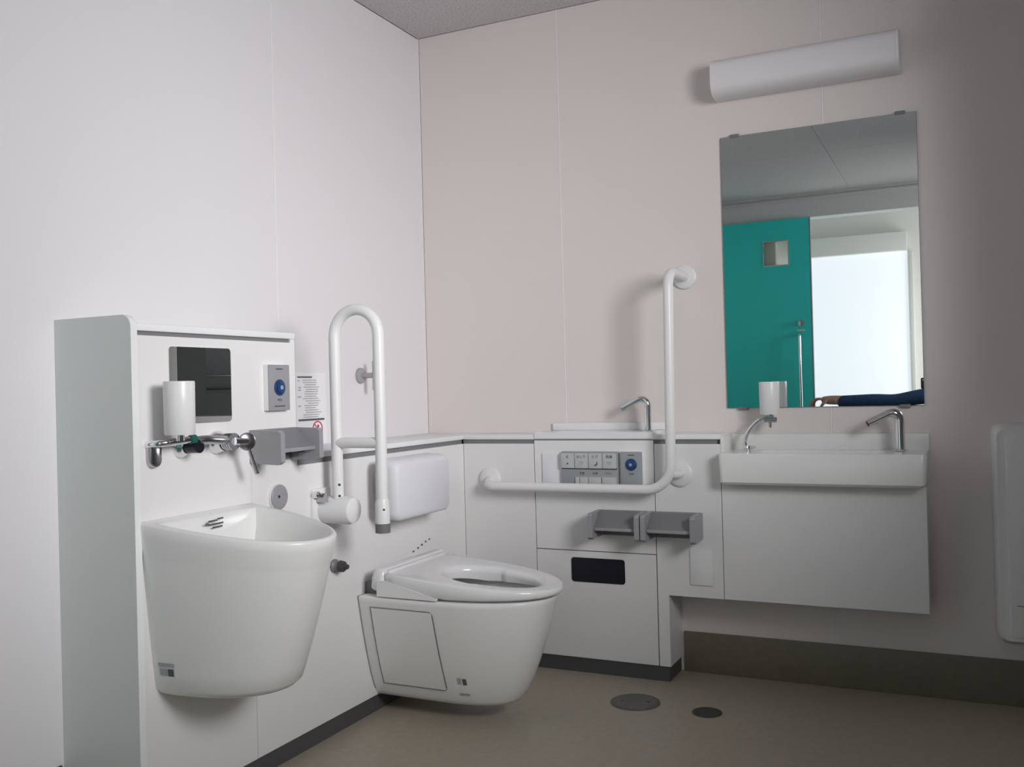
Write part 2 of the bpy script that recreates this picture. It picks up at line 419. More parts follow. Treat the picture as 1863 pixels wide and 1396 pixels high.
part('valve', disc((1.349, -.08, .875), (1, 0, 0), [(-.018, .009), (.020, .009), (.022, .007)], 16), 'chrome_d', t)
soap_can(t, (1.349, -.08, .893), .0315, .107)

# ------------------------------------------------------------------ large mirror and lamp
t = thing('wall_mirror', (1.503, -.004, .914), 'large frameless mirror over the hand basin reflecting the teal door', 'mirror')
part('glass', box(1.1955, 1.8105, -.0075, -.0070, .9145, 1.8365), 'mirror', t)
part('glass_edge', box(1.1945, 1.8115, -.0070, -.0012, .9135, 1.8375, .0004, 1), 'mirror_edge', t, 'dark green glass edge')
for x, z, s in ((1.243, 1.8385, 1), (1.764, 1.8385, 1), (1.248, .9125, -1), (1.755, .9125, -1)):
    part('clip', box(x-.016, x+.016, -.012, -.0005, z-.006, z+.005, .002), 'steel', t, 'grey mirror clip')
t = thing('wall_lamp', (1.47, -.05, 1.95), 'long white unlit wall lamp above the large mirror', 'lamp')
prof = [(0, .0), (-.060, -.003), (-.092, .010), (-.104, .034), (-.104, .085), (-.092, .110), (-.060, .122), (0, .124)]
pp = catmull([(y, z, 0) for y, z in prof], 4)
zb, X0, X1 = 1.962, 1.197, 1.762
def lp(x, s=1.0): return [Vector((x, q[0]*s-.001, zb+.062+(q[1]-.062)*s)) for q in pp]
part('diffuser', loft([lp(X0), lp(X1)]), 'lampw', t, 'white acrylic diffuser', smooth=50)
part('end_cap', loft([lp(X0-.010, .97), lp(X0-.008, 1.02), lp(X0, 1.02)]), 'resin', t)
part('end_cap', loft([lp(X1, 1.02), lp(X1+.008, 1.02), lp(X1+.010, .97)]), 'resin', t)

# ------------------------------------------------------------------ L grab bar
t = thing('grab_bar', (1.05, -.152, .64), 'white L-shaped grab bar crossing the back panel and rising up the wall', 'grab bar')
P = arc_path([(1.058, 0, 1.372), (1.058, -.215, 1.372), (1.050, -.215, .652), (.372, -.215, .652), (.352, -dB, .672)], [.055, .085, .04], 12)
part('bar', tube(P, .0165, 20), 'resin', t)
part('flange', disc((1.058, -.0005, 1.372), (0, -1, 0), [(0, .041), (.010, .041), (.014, .036)]), 'resin', t)
part('flange', disc((1.066, -dB-.0005, .700), (0, -1, 0), [(0, .041), (.008, .041), (.012, .036)]), 'resin', t)
part('bracket', tube(catmull([(1.068, -dB, .704), (1.066, -.185, .702), (1.052, -.214, .706)]), [.0135]*13, 16), 'resin', t)
part('flange', disc((.356, -dB-.0005, .672), (0, -1, 0), [(0, .041), (.010, .041), (.014, .036)]), 'resin', t)

# ------------------------------------------------------------------ toilet remote, call buttons
def print_bar(t, c, U, w_, h_, m='ink', name='printed_text', N=None):
    part(name, plate(c, U, ZU, w_, h_, min(w_, h_)*.2, .0004), m, t)
t = thing('toilet_remote', (.7455, -dB, .645), 'grey toilet remote panel with pale push keys above the grab bar', 'remote control')
yf = -dB
part('panel', plate((.7455, yf, .709), XB, ZU, .211, .130, .004, .012, .002), 'remote', t)
yk = yf-.0125
for i, (lab, ic) in enumerate((('止', 'dot'), ('おしり', 'wave'), ('ビデ', 'moon'), ('乾燥', 'fan'))):
    xc = .6665+i*.0515
    k = part('key', plate((xc, yk, .742), XB, ZU, .0495, .052, .002, .006, .001), 'key', t)
    yt = yk-.0062
    part('printed_text', text_bm(lab, (xc, yt, .756), XB, ZU, .012), 'ink', k)
    if ic == 'dot': part('printed_icon', plate((xc, yt, .732), XB, ZU, .006, .006, .002, .0004), 'ink', k)
    elif ic == 'moon':
        q = [Vector((xc+.009*math.cos(a), yt, .734+.009*math.sin(a))) for a in [(-1.9+2.6*j/10) for j in range(11)]]
        q += [Vector((xc-.003+.0085*math.cos(a), yt, .737+.0085*math.sin(a))) for a in [(.5-2.2*j/8) for j in range(9)]]
        part('printed_icon', poly_prism(q, (0, -.0004, 0)), 'ink', k)
    else:
        b = bmesh.new()
        for s in (-1, 0, 1): tube([(xc+s*.006, yt, .738), (xc+s*.004, yt, .728)], .0009, 6, bm=b)
        tube([(xc-.009, yt, .739), (xc+.009, yt, .739)], .0009, 6, bm=b)
        part('printed_icon', b, 'inkl', k)
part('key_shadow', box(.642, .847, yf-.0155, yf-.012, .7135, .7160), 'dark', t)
for i, s in enumerate(('位置', '水勢', 'パワー')):
    part('printed_text', text_bm(s, (.718+i*.049, yf-.0123, .698), XB, ZU, .010), 'ink', t)
for x0, x1 in ((.694, .709), (.711, .741), (.743, .789), (.793, .845)):
    part('key', plate(((x0+x1)/2, yk, .672), XB, ZU, x1-x0, .028, .002, .005, .001), 'key', t, 'narrow pale key')
def call_button(loc, U, cw, ch, label, ring=.021, h2=None, txt='呼出', mt='remote'):
    """loc = lower centre of the box on the wall, U = horizontal print axis"""
    c = Vector(loc); U = Vector(U); N = U.cross(Vector(ZU))
    t = thing('call_button', loc, label, 'call button', 'grey button boxes with a round blue button')
    mid = c+Vector((0, 0, ch/2))
    part('housing', plate(mid, U, ZU, cw, ch, .003, .016, .0015), 'resin', t)
    part('face_plate', plate(mid+N*.016, U, ZU, cw-.001, ch-.001, .003, .003, .001), mt, t)
    bc = mid+N*.019+Vector((0, 0, h2 or 0))
    part('button_ring', disc(bc, N, [(0, ring), (.002, ring), (.003, ring*.92)]), 'blue', t)
    b = part('button', disc(bc+N*.003, N, [(0, ring*.72), (.004, ring*.70), (.005, ring*.55)]), 'blue', t, 'round blue push button')
    part('button_mark', disc(bc+N*.008, N, [(0, ring*.26), (.0006, ring*.26)], 20), 'bluel', b)
    part('printed_text', text_bm(txt, mid+N*.0191+Vector((0, 0, (h2 or 0)-ring-.012)), U, ZU, .009), 'ink', t)
    print_bar(t, mid+N*.0191+Vector((0, 0, -ch/2+.012)), U, cw*.5, .0035, 'ink')
    print_bar(t, mid+N*.0191+Vector((0, 0, ch/2-.012)), U, cw*.3, .0035, 'ink')
call_button((.900, -dB, .645), XB, .078, .130, 'call button with a blue centre right of the toilet remote, above the grab bar', .0205, .021, '洗浄')
call_button((dA, -1.207, .956), YA, .086, .124, 'grey call button box with a blue centre high on the tall panel', .022, .0, '呼出', 'steel_l')
t = single('cover_plate', plate((.592, -dB, .712), XB, ZU, .056, .110, .004, .006, .002), 'pad', 'blank white cover plate left of the toilet remote', 'cover plate')
t = single('cover_plate', plate((1.128, -dB, .392), XB, ZU, .076, .118, .004, .005, .002), 'resin', 'blank white cover plate low on the back panel under the roll holders', 'cover plate')

# ------------------------------------------------------------------ toilet roll holders
def roll_holder(loc, rotz, W, label, closed=False):
    """local frame: wall plane y=0, holder comes out to -y, x centred"""
    t = thing('roll_holder', loc, label, 'roll holder', 'grey toilet roll holders', rotz)
    H, P_ = .086, .104
    part('back_plate', box(-W/2+.004, W/2-.004, -.008, -.0005, 0, H, .001), 'steel', t, local=True)
    for s in (-1, 1):
        x = s*(W/2-.0085)
        q = [Vector((x-.0085, y, z)) for y, z in ((0, .0), (-P_+.012, -.004), (-P_, .004), (-P_, H-.010), (-P_+.008, H-.002), (-.012, H), (0, H))]
        part('cheek', poly_prism(q, (.017, 0, 0)), 'steel_l', t, local=True)
    q = [Vector((-W/2+.018, y, z)) for y, z in ((-.008, H-.001), (-.030, H-.001), (-P_+.020, H*.42), (-P_+.020, H*.40), (-.028, H-.008), (-.008, H-.008))]
    part('cover', poly_prism(q, (W-.036, 0, 0)), 'steel', t, local=True)
    part('tear_bar', box(-W/2+.018, W/2-.018, -P_+.012, -P_+.026, H*.30, H*.42, .002), 'steel_l', t, 'pale grey tear bar', local=True)
    part('core_pin', tube([(-W/2+.017, -.045, .018), (-W/2+.038, -.045, .018)], .008, 12), 'rubber', t, local=True)
    part('core_pin', tube([(W/2-.038, -.045, .018), (W/2-.017, -.045, .018)], .008, 12), 'rubber', t, local=True)
    return t
roll_holder((.8585, -dB, .487), 0, .181, 'grey empty roll holder, the left of the pair on the back panel')
roll_holder((1.0445, -dB, .487), 0, .183, 'grey empty roll holder, the right of the pair on the back panel')
roll_holder((dA, -1.222, .822), PI/2, .176, 'grey empty roll holder on the tall panel between the faucet and the white flip-up rail')

# ------------------------------------------------------------------ poster on the left wall
t = thing('poster', (.0, -.735, .84), 'white instruction poster with small print and a red prohibition sign on the left wall', 'poster')
part('sheet', box(.0005, .0015, -.812, -.655, .834, 1.068), 'paper', t)
px = .0016
def pr(y, z, w_, h_=.0028, m='inkl'):
    part('printed_line', plate((px, y, z), YA, ZU, w_, h_, .0006, .0003), m, t)
pr(-.766, 1.054, .075, .005, 'ink')
for z, y, w_ in ((1.042, -.797, .010), (1.020, -.793, .014), (1.012, -.793, .014), (.990, -.795, .018), (.960, -.795, .014)): pr(y, z, w_, .004)
random.seed(3)
for k in range(17):
    z = 1.044-k*.0075
    pr(-.738+random.uniform(-.006, .006)+(.012 if k in (3, 4, 9, 10, 14) else 0), z, random.uniform(.055, .085), .0026)
pr(-.735, .915, .135, .0065, 'ink')
def ring_y(c, R, rr, m='red'):
    pts_ = [Vector((c[0], c[1]+R*math.cos(2*PI*j/40), c[2]+R*math.sin(2*PI*j/40))) for j in range(41)]
    return tube(pts_, rr, 6, cap=False)
cen = (.0022, -.705, .884)
b = ring_y(cen, .024, .0022)
tube([(cen[0], cen[1]-.017, cen[2]+.017), (cen[0], cen[1]+.017, cen[2]-.017)], .0018, 6, bm=b)
part('prohibition_sign', b, 'red', t, 'red prohibition circle')
b = disc((.0018, -.702, .893), (1, 0, 0), [(0, .0045), (.0005, .0045)], 16)
tube([(.002, -.703, .889), (.002, -.706, .877)], .0028, 6, bm=b)
tube([(.002, -.706, .878), (.002, -.699, .868)], .0018, 6, bm=b); tube([(.002, -.706, .878), (.002, -.712, .868)], .0018, 6, bm=b)
tube([(.002, -.704, .887), (.002, -.716, .884)], .0015, 6, bm=b)
part('printed_figure', b, 'ink', t)
# ------------------------------------------------------------------ slop sink
def dring(x0, yc, w_, d, s, n, zf, m=24, back=6):
    pts_ = [Vector((x0, yc-w_, zf(x0)))]
    for j in range(m+1):
        a = -PI/2+PI*j/m
        x = x0+s+(d-s)*abs(math.cos(a))**(2/n); y = yc+w_*math.copysign(abs(math.sin(a))**(2/n), math.sin(a))
        pts_.append(Vector((x, y, zf(x))))
    for j in range(0, back):
        y = yc+w_-(2*w_)*j/back; pts_.append(Vector((x0, y, zf(x0))))
    return pts_
t = thing('slop_sink', (dA, -1.485, .31), 'white wall-hung ceramic slop sink with a wide rounded bowl on the tall panel', 'sink')
yc = -1.492
zr = lambda x: .719-.13*(x-dA)
def body(tt, grow=0):
    """tt 0 bottom .. 1 rim"""
    w_ = .144+.042*tt**.8; d = .262+.115*tt**.8
    return w_+grow, d+grow
rings = []
for tt in (0, .015, .05, .15, .3, .5, .68, .80, .815, .83, .93, .985, 1.0):
    w_, d = body(tt)
    if tt == 0: w_, d = w_-.018, d-.02
    elif tt == .015: w_, d = w_-.008, d-.009
    elif tt >= .83: w_, d = w_+.0006, d+.0008
    if tt == 1.0: w_, d = w_-.005, d-.005
    zf = (lambda k: (lambda x: (.316+.0*(x-dA))*(1-k)+zr(x)*k))(tt)
    rings.append(dring(dA+.0005, yc, w_, d, .004, 2.15, zf))
def inner(w_, d, off, dz): return dring(dA+off, yc, w_, d, .02, 2.15, lambda x: zr(x)-dz)
rings += [inner(.168, .335, .030, .0), inner(.162, .325, .034, .008), inner(.150, .30, .045, .045), inner(.120, .25, .055, .14), inner(.05, .13, .09, .23)]
part('bowl', loft(rings), 'ceramic', t, smooth=60)
def slop_surf(y, z, off=.0008):
    tt = (z-.310)/(.70-.310); w_, d = body(max(0, min(1, tt)))
    q = min(.999, abs(y-yc)/w_); x = dA+.004+(d-.004)*(1-q**2.15)**(1/2.15)
    return Vector((x+off, y+off*(1 if y > yc else -1)*q, z))
def patch(fn, a0, a1, b0, b1, n=6, m=3, bm=None):
    own = bm or bmesh.new()
    g = [[own.verts.new(fn(a0+(a1-a0)*i/n, b0+(b1-b0)*j/m)) for i in range(n+1)] for j in range(m+1)]
    for j in range(m):
        for i in range(n): own.faces.new((g[j][i], g[j][i+1], g[j+1][i+1], g[j+1][i]))
    return own
def slop_side(x, z, off=.001):
    tt = (z-.316)/(.70-.316); w_, d = body(max(0, min(1, tt)))
    q = min(.999, max(0, (x-dA-.004)/(d-.004)))
    return Vector((x+off*.3, yc-w_*(1-q**2.15)**(1/2.15)-off, z))
part('label_sticker', patch(slop_side, .262, .306, .389, .398), 'inkl', t, 'small grey label')
part('label_sticker', patch(slop_side, .264, .284, .368, .385), 'inkl', t, 'small grey label')
part('label_sticker', patch(slop_side, .288, .304, .368, .385), 'ink', t, 'small grey label')
def insl(y, z): return Vector((dA+.0485+.0, y, z))
b = bmesh.new()
for y, z, w_ in ((-1.50, .700, .030), (-1.475, .703, .02), (-1.49, .692, .05), (-1.485, .684, .034), (-1.52, .694, .012)):
    plate((dA+.050, y, z), YA, ZU, w_, .004, .001, .0006, bm=b)
part('printed_text', b, 'ink', t, 'small dark print inside the rim')
b = disc((dA+.20, yc, .497), (0, 0, 1), [(0, .030), (.002, .028)], 24)
part('drain_cover', b, 'chrome', t)

# wall faucet group above the slop sink
t = thing('wall_faucet', (dA, -1.44, .85), 'chrome wall mixer with a round-headed lever and hose coupling above the slop sink', 'faucet')
part('escutcheon', disc((dA, -1.548, .880), (1, 0, 0), [(0, .026), (.006, .026), (.014, .020), (.024, .017)]), 'chrome', t)
part('hose_coupling', tube([(dA+.02, -1.548, .880), (dA+.060, -1.548, .882)], [.015, .016], 20), 'navy', t, 'black hose coupling')
part('spout_body', tube(catmull([(dA+.045, -1.556, .894), (dA+.055, -1.52, .896), (dA+.055, -1.47, .892), (dA+.045, -1.43, .890)]), [.0105]*19, 16), 'chrome_d', t)
part('escutcheon', disc((dA, -1.430, .884), (1, 0, 0), [(0, .029), (.006, .029), (.012, .024), (.030, .022), (.032, .019)]), 'chrome', t)
b = bmesh.new()
for k in range(4): disc((dA+.034+k*.007, -1.430, .886), (1, 0, 0), [(0, .021), (.005, .021)], 24, bm=b)
part('valve_body', b, 'chrome_d', t)
part('spindle', tube([(dA+.060, -1.430, .886), (dA+.068, -1.395, .884)], .0095, 16), 'chrome', t)
part('handle', disc((dA+.062, -1.393, .884), (.75, -.35, 0), [(0, .021), (.010, .0225), (.012, .020)]), 'chrome_d', t, 'round dull chrome handle head')
part('lever', tube([(dA+.066, -1.388, .872), (dA+.070, -1.362, .802)], [.0055, .0062], 14), 'chrome_d', t)
t = thing('soap_dispenser', (dA, -1.62, .86), 'soap dispenser with a white container on a straight chrome arm above the slop sink', 'soap dispenser')
b = plate((dA, -1.637, .868), YA, ZU, .034, .058, .0165, .016, .003)
part('wall_plate', b, 'chrome_d', t)
part('arm', tube(arc_path([(dA+.0, -1.650, .892), (dA+.045, -1.650, .895), (dA+.055, -1.555, .900)], [.02]), .0085, 14), 'chrome', t)
part('ring', tube([(dA+.054, -1.572, .899), (dA+.055, -1.556, .900)], .0105, 16), 'green', t, 'dark green ring on the arm')
soap_can(t, (dA+.070, -1.618, .913), .034, .122)
part('nozzle', tube([(dA+.070, -1.618, .913), (dA+.070, -1.618, .899)], .010, 14), 'chrome', t)

t = single('flush_button', disc((dA, -1.204, .722), (1, 0, 0), [(0, .034), (.008, .034), (.010, .031), (.011, .027)]), 'steel_l', 'round grey flush button on the panel behind the slop sink rim', 'button')
part('button_mark', disc((dA+.011, -1.210, .724), (1, 0, 0), [(0, .004), (.001, .004)], 12), 'dark', t)
part('button_rim', disc((dA+.0, -1.204, .722), (1, 0, 0), [(0, .037), (.006, .037)]), 'resin', t, 'white rim')
t = thing('stop_valve', (dA, -.950, .49), 'small dark chrome stop valve on the panel below the flip-up rail', 'valve')
part('collar', disc((dA, -.960, .492), (1, 0, 0), [(0, .020), (.006, .020), (.010, .015), (.022, .015)], 20), 'steel', t)
part('knob', disc((dA+.022, -.960, .492), (1, 0, 0), [(0, .018), (.014, .016), (.016, .010), (.028, .007)], 8), 'drain_d', t, smooth=20)

# ------------------------------------------------------------------ flip-up rail
t = thing('flip_up_rail', (.30, -1.005, .62), 'white U-shaped flip-up support rail standing upright between slop sink and toilet', 'grab bar')
yr = -1.010
xi, xo = .302, .452
U_ = [(xi, yr, .670)]+[(xi, yr, .9), (xi, yr, 1.160)]
for j in range(1, 16):
    a = PI-PI*j/16; U_.append((.377+.075*math.cos(a), yr, 1.160+.075*math.sin(a)))
U_ += [(xo, yr, 1.160), (xo, yr, .9), (xo, yr, .66)]
part('rail', tube(U_, .0165, 20), 'resin', t)
part('cross_bar', tube([(xi, yr, .857), (xo, yr, .857)], .0155, 18), 'resin', t)
part('foot_sleeve', tube([(xo, yr, .700), (xo, yr, .69), (xo, yr, .632)], [.0170, .0200, .0205], 20), 'resin', t)
part('foot_pad', tube([(xo, yr, .632), (xo, yr, .606)], .0212, 20), 'rubber', t, 'grey rubber foot')
part('wall_bracket', plate((dA, -1.022, .675), YA, ZU, .085, .105, .006, .010, .002), 'resin', t)
part('pivot', disc((dA+.010, -1.006, .664), (1, 0, 0), [(0, .039), (.085, .040), (.098, .036), (.104, .026)]), 'resin', t)
part('lock_plate', box(dA+.004, dA+.050, -1.050, -1.046, .690, .716), 'chrome_d', t, 'small steel lock plate')
part('lock_knob', disc((dA+.010, -1.058, .712), (1, 0, 0), [(0, .010), (.016, .010), (.020, .006)], 18), 'chrome', t, 'small chrome lock knob')
for z in (.706, .738): part('screw', disc((xi+.012, yr-.010, z), (.8, -.5, 0), [(0, .0035), (.003, .0035)], 10), 'dark', t)
part('screw', disc((xo+.012, yr-.012, .672), (.6, -.6, 0), [(0, .003), (.004, .003)], 10), 'dark', t)
t = thing('wall_bumper', (0, -.455, 1.0), 'small grey bumper on the left wall behind the flip-up rail', 'bumper')
part('flange', disc((.0005, -.455, 1.059), (1, 0, 0), [(0, .028), (.010, .027), (.013, .022)]), 'bargrey', t)
part('stem', tube([(.01, -.455, 1.059), (.056, -.455, 1.059)], .0095, 14), 'bargrey', t)
part('stop_plate', box(.056, .063, -.461, -.449, 1.007, 1.109, .002), 'bargrey', t)

# ------------------------------------------------------------------ back rest pad
t = thing('back_rest', (dA, -.64, .60), 'white padded toilet back rest mounted above the toilet', 'back rest')
def bring(x, y0, y1, z0, z1, rr): return [Vector((x, (y0+y1)/2+a, (z0+z1)/2+b)) for a, b in rrect(y1-y0, z1-z0, rr, 6)]
part('pad', loft([bring(.286, -.790, -.490, .622, .782, .02), bring(.292, -.803, -.478, .610, .792, .025), bring(.345, -.806, -.475, .604, .790, .028), bring(.362, -.803, -.477, .604, .784, .028), bring(.371, -.790, -.490, .612, .772, .022)]), 'pad', t, smooth=50)
part('bracket', box(dA+.0005, .288, -.745, -.720, .655, .745, .003), 'resin', t)
part('bracket', box(dA+.0005, .288, -.560, -.535, .655, .745, .003), 'resin', t)

# ------------------------------------------------------------------ toilet
yt = -.655
t = thing('toilet', (dA, yt, .055), 'white wall-hung toilet with its seat down, lidless, beside the back panel', 'toilet')
def tb(tt):
    return .088+.104*tt**.62, .425+.143*tt**.55
rings = []
ZB, ZT = .050, .380
for tt in (0, .02, .06, .14, .25, .4, .55, .7, .85, .95, .985, 1.0):
    w_, d = tb(tt)
    if tt == 0: w_, d = w_-.012, d-.02
    if tt == 1.0: w_, d = w_-.005, d-.005
    z = ZB+(ZT-ZB)*tt
    rings.append(dring(dA+.0005, yt, w_, d, .25, 2.2, (lambda zz: (lambda x: zz))(z), back=4))
def tin(w_, d, off, z): return dring(dA+off, yt, w_, d, .20, 2.2, lambda x: z, back=4)
rings += [tin(.145, .43, .09, ZT), tin(.135, .41, .10, ZT-.02), tin(.12, .38, .12, ZT-.08), tin(.07, .28, .16, .20), tin(.03, .2, .2, .14)]
part('bowl', loft(rings), 'ceramic', t, smooth=60)
def tsurf(x, z, off=.0012):
    tt = max(0, min(1, (z-ZB)/(ZT-ZB))); w_, d = tb(tt)
    xx = x-dA
    if xx <= .25: y = w_
    else:
        q = min(.999, (xx-.25)/(d-.25)); y = w_*(1-q**2.2)**(1/2.2)
    return Vector((x, yt-y-off, z))
# service cover on the near side: outline and slightly proud skin
zc0, zc1 = .100, .349
def cov(u_, v_, off=.0012):
    z = zc0+(zc1-zc0)*v_
    xa = .286; xb = .502+.010*(1-v_)
    return tsurf(xa+(xb-xa)*u_, z, off)
part('service_cover', patch(lambda a, b_: cov(a, b_, .0022), .012, .988, .012, .988, 8, 10), 'ceramic', t, smooth=60)
ol = []
K = .06
for a, b_ in [(K, 0), (1-K, 0)]+[(1-K+K*math.sin(q), K-K*math.cos(q)) for q in (.4, .8, 1.2)]+[(1, K), (1, .5), (1, 1-K)]+[(1-K+K*math.cos(q), 1-K+K*math.sin(q)) for q in (.4, .8, 1.2)]+[(1-K, 1), (.5, 1), (K, 1), (0, 1), (0, .75), (0, .5), (0, .25), (0, 0), (K, 0)]:
    ol.append(cov(a, b_, .0012))
part('cover_seam', tube(ol, .0011, 6), 'groove', t, 'dark seam round the service cover')
part('label_sticker', patch(lambda a, b_: tsurf(a, b_), .552, .564, .128, .148), 'inkl', t, 'small grey label')
part('label_sticker', patch(lambda a, b_: tsurf(a, b_), .568, .580, .126, .146), 'ink', t, 'small dark label')
part('label_sticker', patch(lambda a, b_: tsurf(a, b_), .550, .582, .090, .098), 'inkl', t, 'small grey label')
part('wall_gasket', loft([dring(dA+.0003, yt, w_+.004, .25, .24, 6, (lambda zz: (lambda x: zz))(z), back=4) if 0 else [Vector((dA+.0004, yt-w_-.002, z)), Vector((dA+.004, yt-w_-.002, z)), Vector((dA+.004, yt+w_+.002, z)), Vector((dA+.0004, yt+w_+.002, z))] for z, w_ in [(ZB+(ZT-ZB)*q, tb(q)[0]) for q in (0, .1, .25, .5, .75, 1)]]), 'steel_l', t)
# washlet body behind the seat
part('washlet_base', box(dA+.002, .40, yt-.150, yt+.150, .380, .416, .004), 'steel', t, 'grey recess under the washlet')
def wring(z, x0, x1, w_, rr): return [Vector(((x0+x1)/2+a, yt+b_, z)) for a, b_ in rrect(x1-x0, 2*w_, rr, 5)]
part('washlet_body', loft([wring(.400, .292, .335, .185, .015), wring(.408, .286, .337, .1905, .018), wring(.440, .290, .337, .1905, .018), wring(.460, .298, .337, .187, .016), wring(.466, .306, .332, .178, .012)]), 'seat', t, smooth=50)
for s in (-1, 1):
    ya_ = yt+s*.181; yb_ = yt+s*.193
    q = [Vector((.315, min(ya_, yb_), .384)), Vector((.520, min(ya_, yb_), .384)), Vector((.520, min(ya_, yb_), .390)), Vector((.43, min(ya_, yb_), .412)), Vector((.34, min(ya_, yb_), .432)), Vector((.315, min(ya_, yb_), .430))]
    part('side_arm', poly_prism(q, (0, .012, 0)), 'seat', t)
# seat ring
cxs, cys = .600, yt
def outer_r(a, grow=0):
    # ray against D ring outline
    best = None
    ring = SO
    c_, s_ = math.cos(a), math.sin(a)
    for i in range(len(ring)):
        p, q = ring[i], ring[(i+1) % len(ring)]
        ex, ey = q.x-p.x, q.y-p.y
        den = c_*ey-s_*ex
        if abs(den) < 1e-9: continue
        tt = ((p.x-cxs)*ey-(p.y-cys)*ex)/den; uu = ((p.x-cxs)*s_-(p.y-cys)*c_)/den
        if tt > 0 and -1e-6 <= uu <= 1+1e-6: best = tt if best is None else min(best, tt)
    return best
SO = dring(.340, yt, .1895, .494, .17, 2.15, lambda x: 0, m=48)
def inner_r(a):
    c_, s_ = math.cos(a), math.sin(a)
    ax_ = .165 if c_ > 0 else .150
    return 1/math.sqrt((c_/ax_)**2+(s_/(.100 if c_ > 0 else .108))**2)
ztop = lambda x: .4565-.092*(x-.312)
zbot = lambda x: .388+max(0, .54-x)*.17
loops = []
NA = 72
for k in range(NA):
    a = 2*PI*k/NA; ro, ri = outer_r(a), inner_r(a); pr_ = []
    for rr, h, mode in ((ro-.006, 0, 'b'), (ro, .006, 'b'), (ro, -.006, 't'), (ro-.003, -.001, 't'), (ro-.008, 0, 't'), (ri+(ro-ri)*.6, .0, 't'), (ri+.020, -.002, 't'), (ri+.008, -.005, 't'), (ri+.001, -.012, 't'), (ri, -.022, 't'), (ri+.004, 0, 'b')):
        x, y = cxs+rr*math.cos(a), cys+rr*math.sin(a)
        pr_.append(Vector((x, y, (ztop(x) if mode == 't' else zbot(x))+h)))
    loops.append(pr_)
part('seat', loft(loops, closed=True), 'seat', t, 'glossy white seat ring', smooth=60)
part('hinge_cover', box(.328, .350, yt-.172, yt+.172, .440, .4605, .004), 'seat', t)

t = thing('seat_control_print', (dA, -.47, .47), 'small dark print on the panel behind the far side of the toilet seat', 'label')
b = bmesh.new()
for y, z, w_ in ((-.44, .482, .010), (-.415, .486, .009), (-.465, .475, .012), (-.490, .468, .010), (-.52, .461, .010)):
    plate((dA+.0003, y, z), YA, ZU, w_, .006, .001, .0004, bm=b)
part('printed_text', b, 'ink', t)

# ------------------------------------------------------------------ floor drains
def drain(c, R, label, m='drain'):
    t = thing('floor_drain', (c[0], c[1], 0), label, 'floor drain', 'round floor drain covers')
    part('rim', disc((c[0], c[1], 0), (0, 0, 1), [(0, R), (.002, R), (.003, R-.002)], 48), m, t)
    part('cover', disc((c[0], c[1], .003), (0, 0, 1), [(0, R*.88), (.0012, R*.87)], 48), 'drain' if m == 'drain' else 'drain_d', t)
    b = bmesh.new()
    for s in (-1, 1): disc((c[0]+s*R*.5, c[1]+s*R*.12, .0042), (0, 0, 1), [(0, .005), (.0006, .005)], 12, bm=b)
    part('screw', b, 'drain_d', t)
drain((.965, -.385), .078, 'larger round steel floor drain cover, in front of the access door')
drain((1.196, -.396), .045, 'smaller dark round floor drain cover, to the right of the larger one', 'drain_d')

# ------------------------------------------------------------------ folded board at the right
t = thing('folding_board', (2.14, -.06, .22), 'white fold-down board with rounded corners at the far right of the back wall', 'folding board')
def fr_(y, x0, x1, z0, z1, rr): return [Vector(((x0+x1)/2+a, y, (z0+z1)/2+b)) for a, b in rrect(x1-x0, z1-z0, rr, 6)]
part('board', loft([fr_(-.0005, 1.992, 2.290, .205, .857, .03), fr_(-.085, 1.996, 2.286, .209, .853, .03), fr_(-.100, 2.006, 2.276, .219, .843, .025)]), 'resin', t, smooth=50)
part('face_panel', plate((2.146, -.100, .531), XB, ZU, .235, .60, .012, .006, .003), 'board', t)
print_bar(t, (2.062, -.1062, .325), XB, .03, .002, 'ink')

# ------------------------------------------------------------------ photographer (only the arm shows, in the mirror)
pt = thing('person', (1.98, -3.72, 0), 'person in a dark blue sleeve with one arm stretched out, seen in the mirror', 'person')
def skinned(name, nodes, edges, m, sub=2, label=None, parent=None):
    me = bpy.data.meshes.new(name)
    me.from_pydata([Vector(n[0])-pt.location for n in nodes], edges, []); me.materials.append(M[m])
    o = bpy.data.objects.new(name, me); COL.objects.link(o)
    sk = o.modifiers.new('skin', 'SKIN'); sk.use_smooth_shade = True
    for i, n in enumerate(nodes):
        rr = n[1] if isinstance(n[1], tuple) else (n[1], n[1])
        me.skin_vertices[0].data[i].radius = rr
        me.skin_vertices[0].data[i].use_root = (i == 0)
    ss = o.modifiers.new('sub', 'SUBSURF'); ss.levels = sub; ss.render_levels = sub
    me2 = bpy.data.meshes.new_from_object(o.evaluated_get(bpy.context.evaluated_depsgraph_get()))
    o.modifiers.clear(); o.data = me2; bpy.data.meshes.remove(me); me2.name = name
    for p in me2.polygons: p.use_smooth = True
    o.parent = parent or pt
    if label: o['label'] = label
    return o
HP = (2.00, -3.86, .50)
W_ = (1.105, -3.50, .868)           # stretched-out wrist
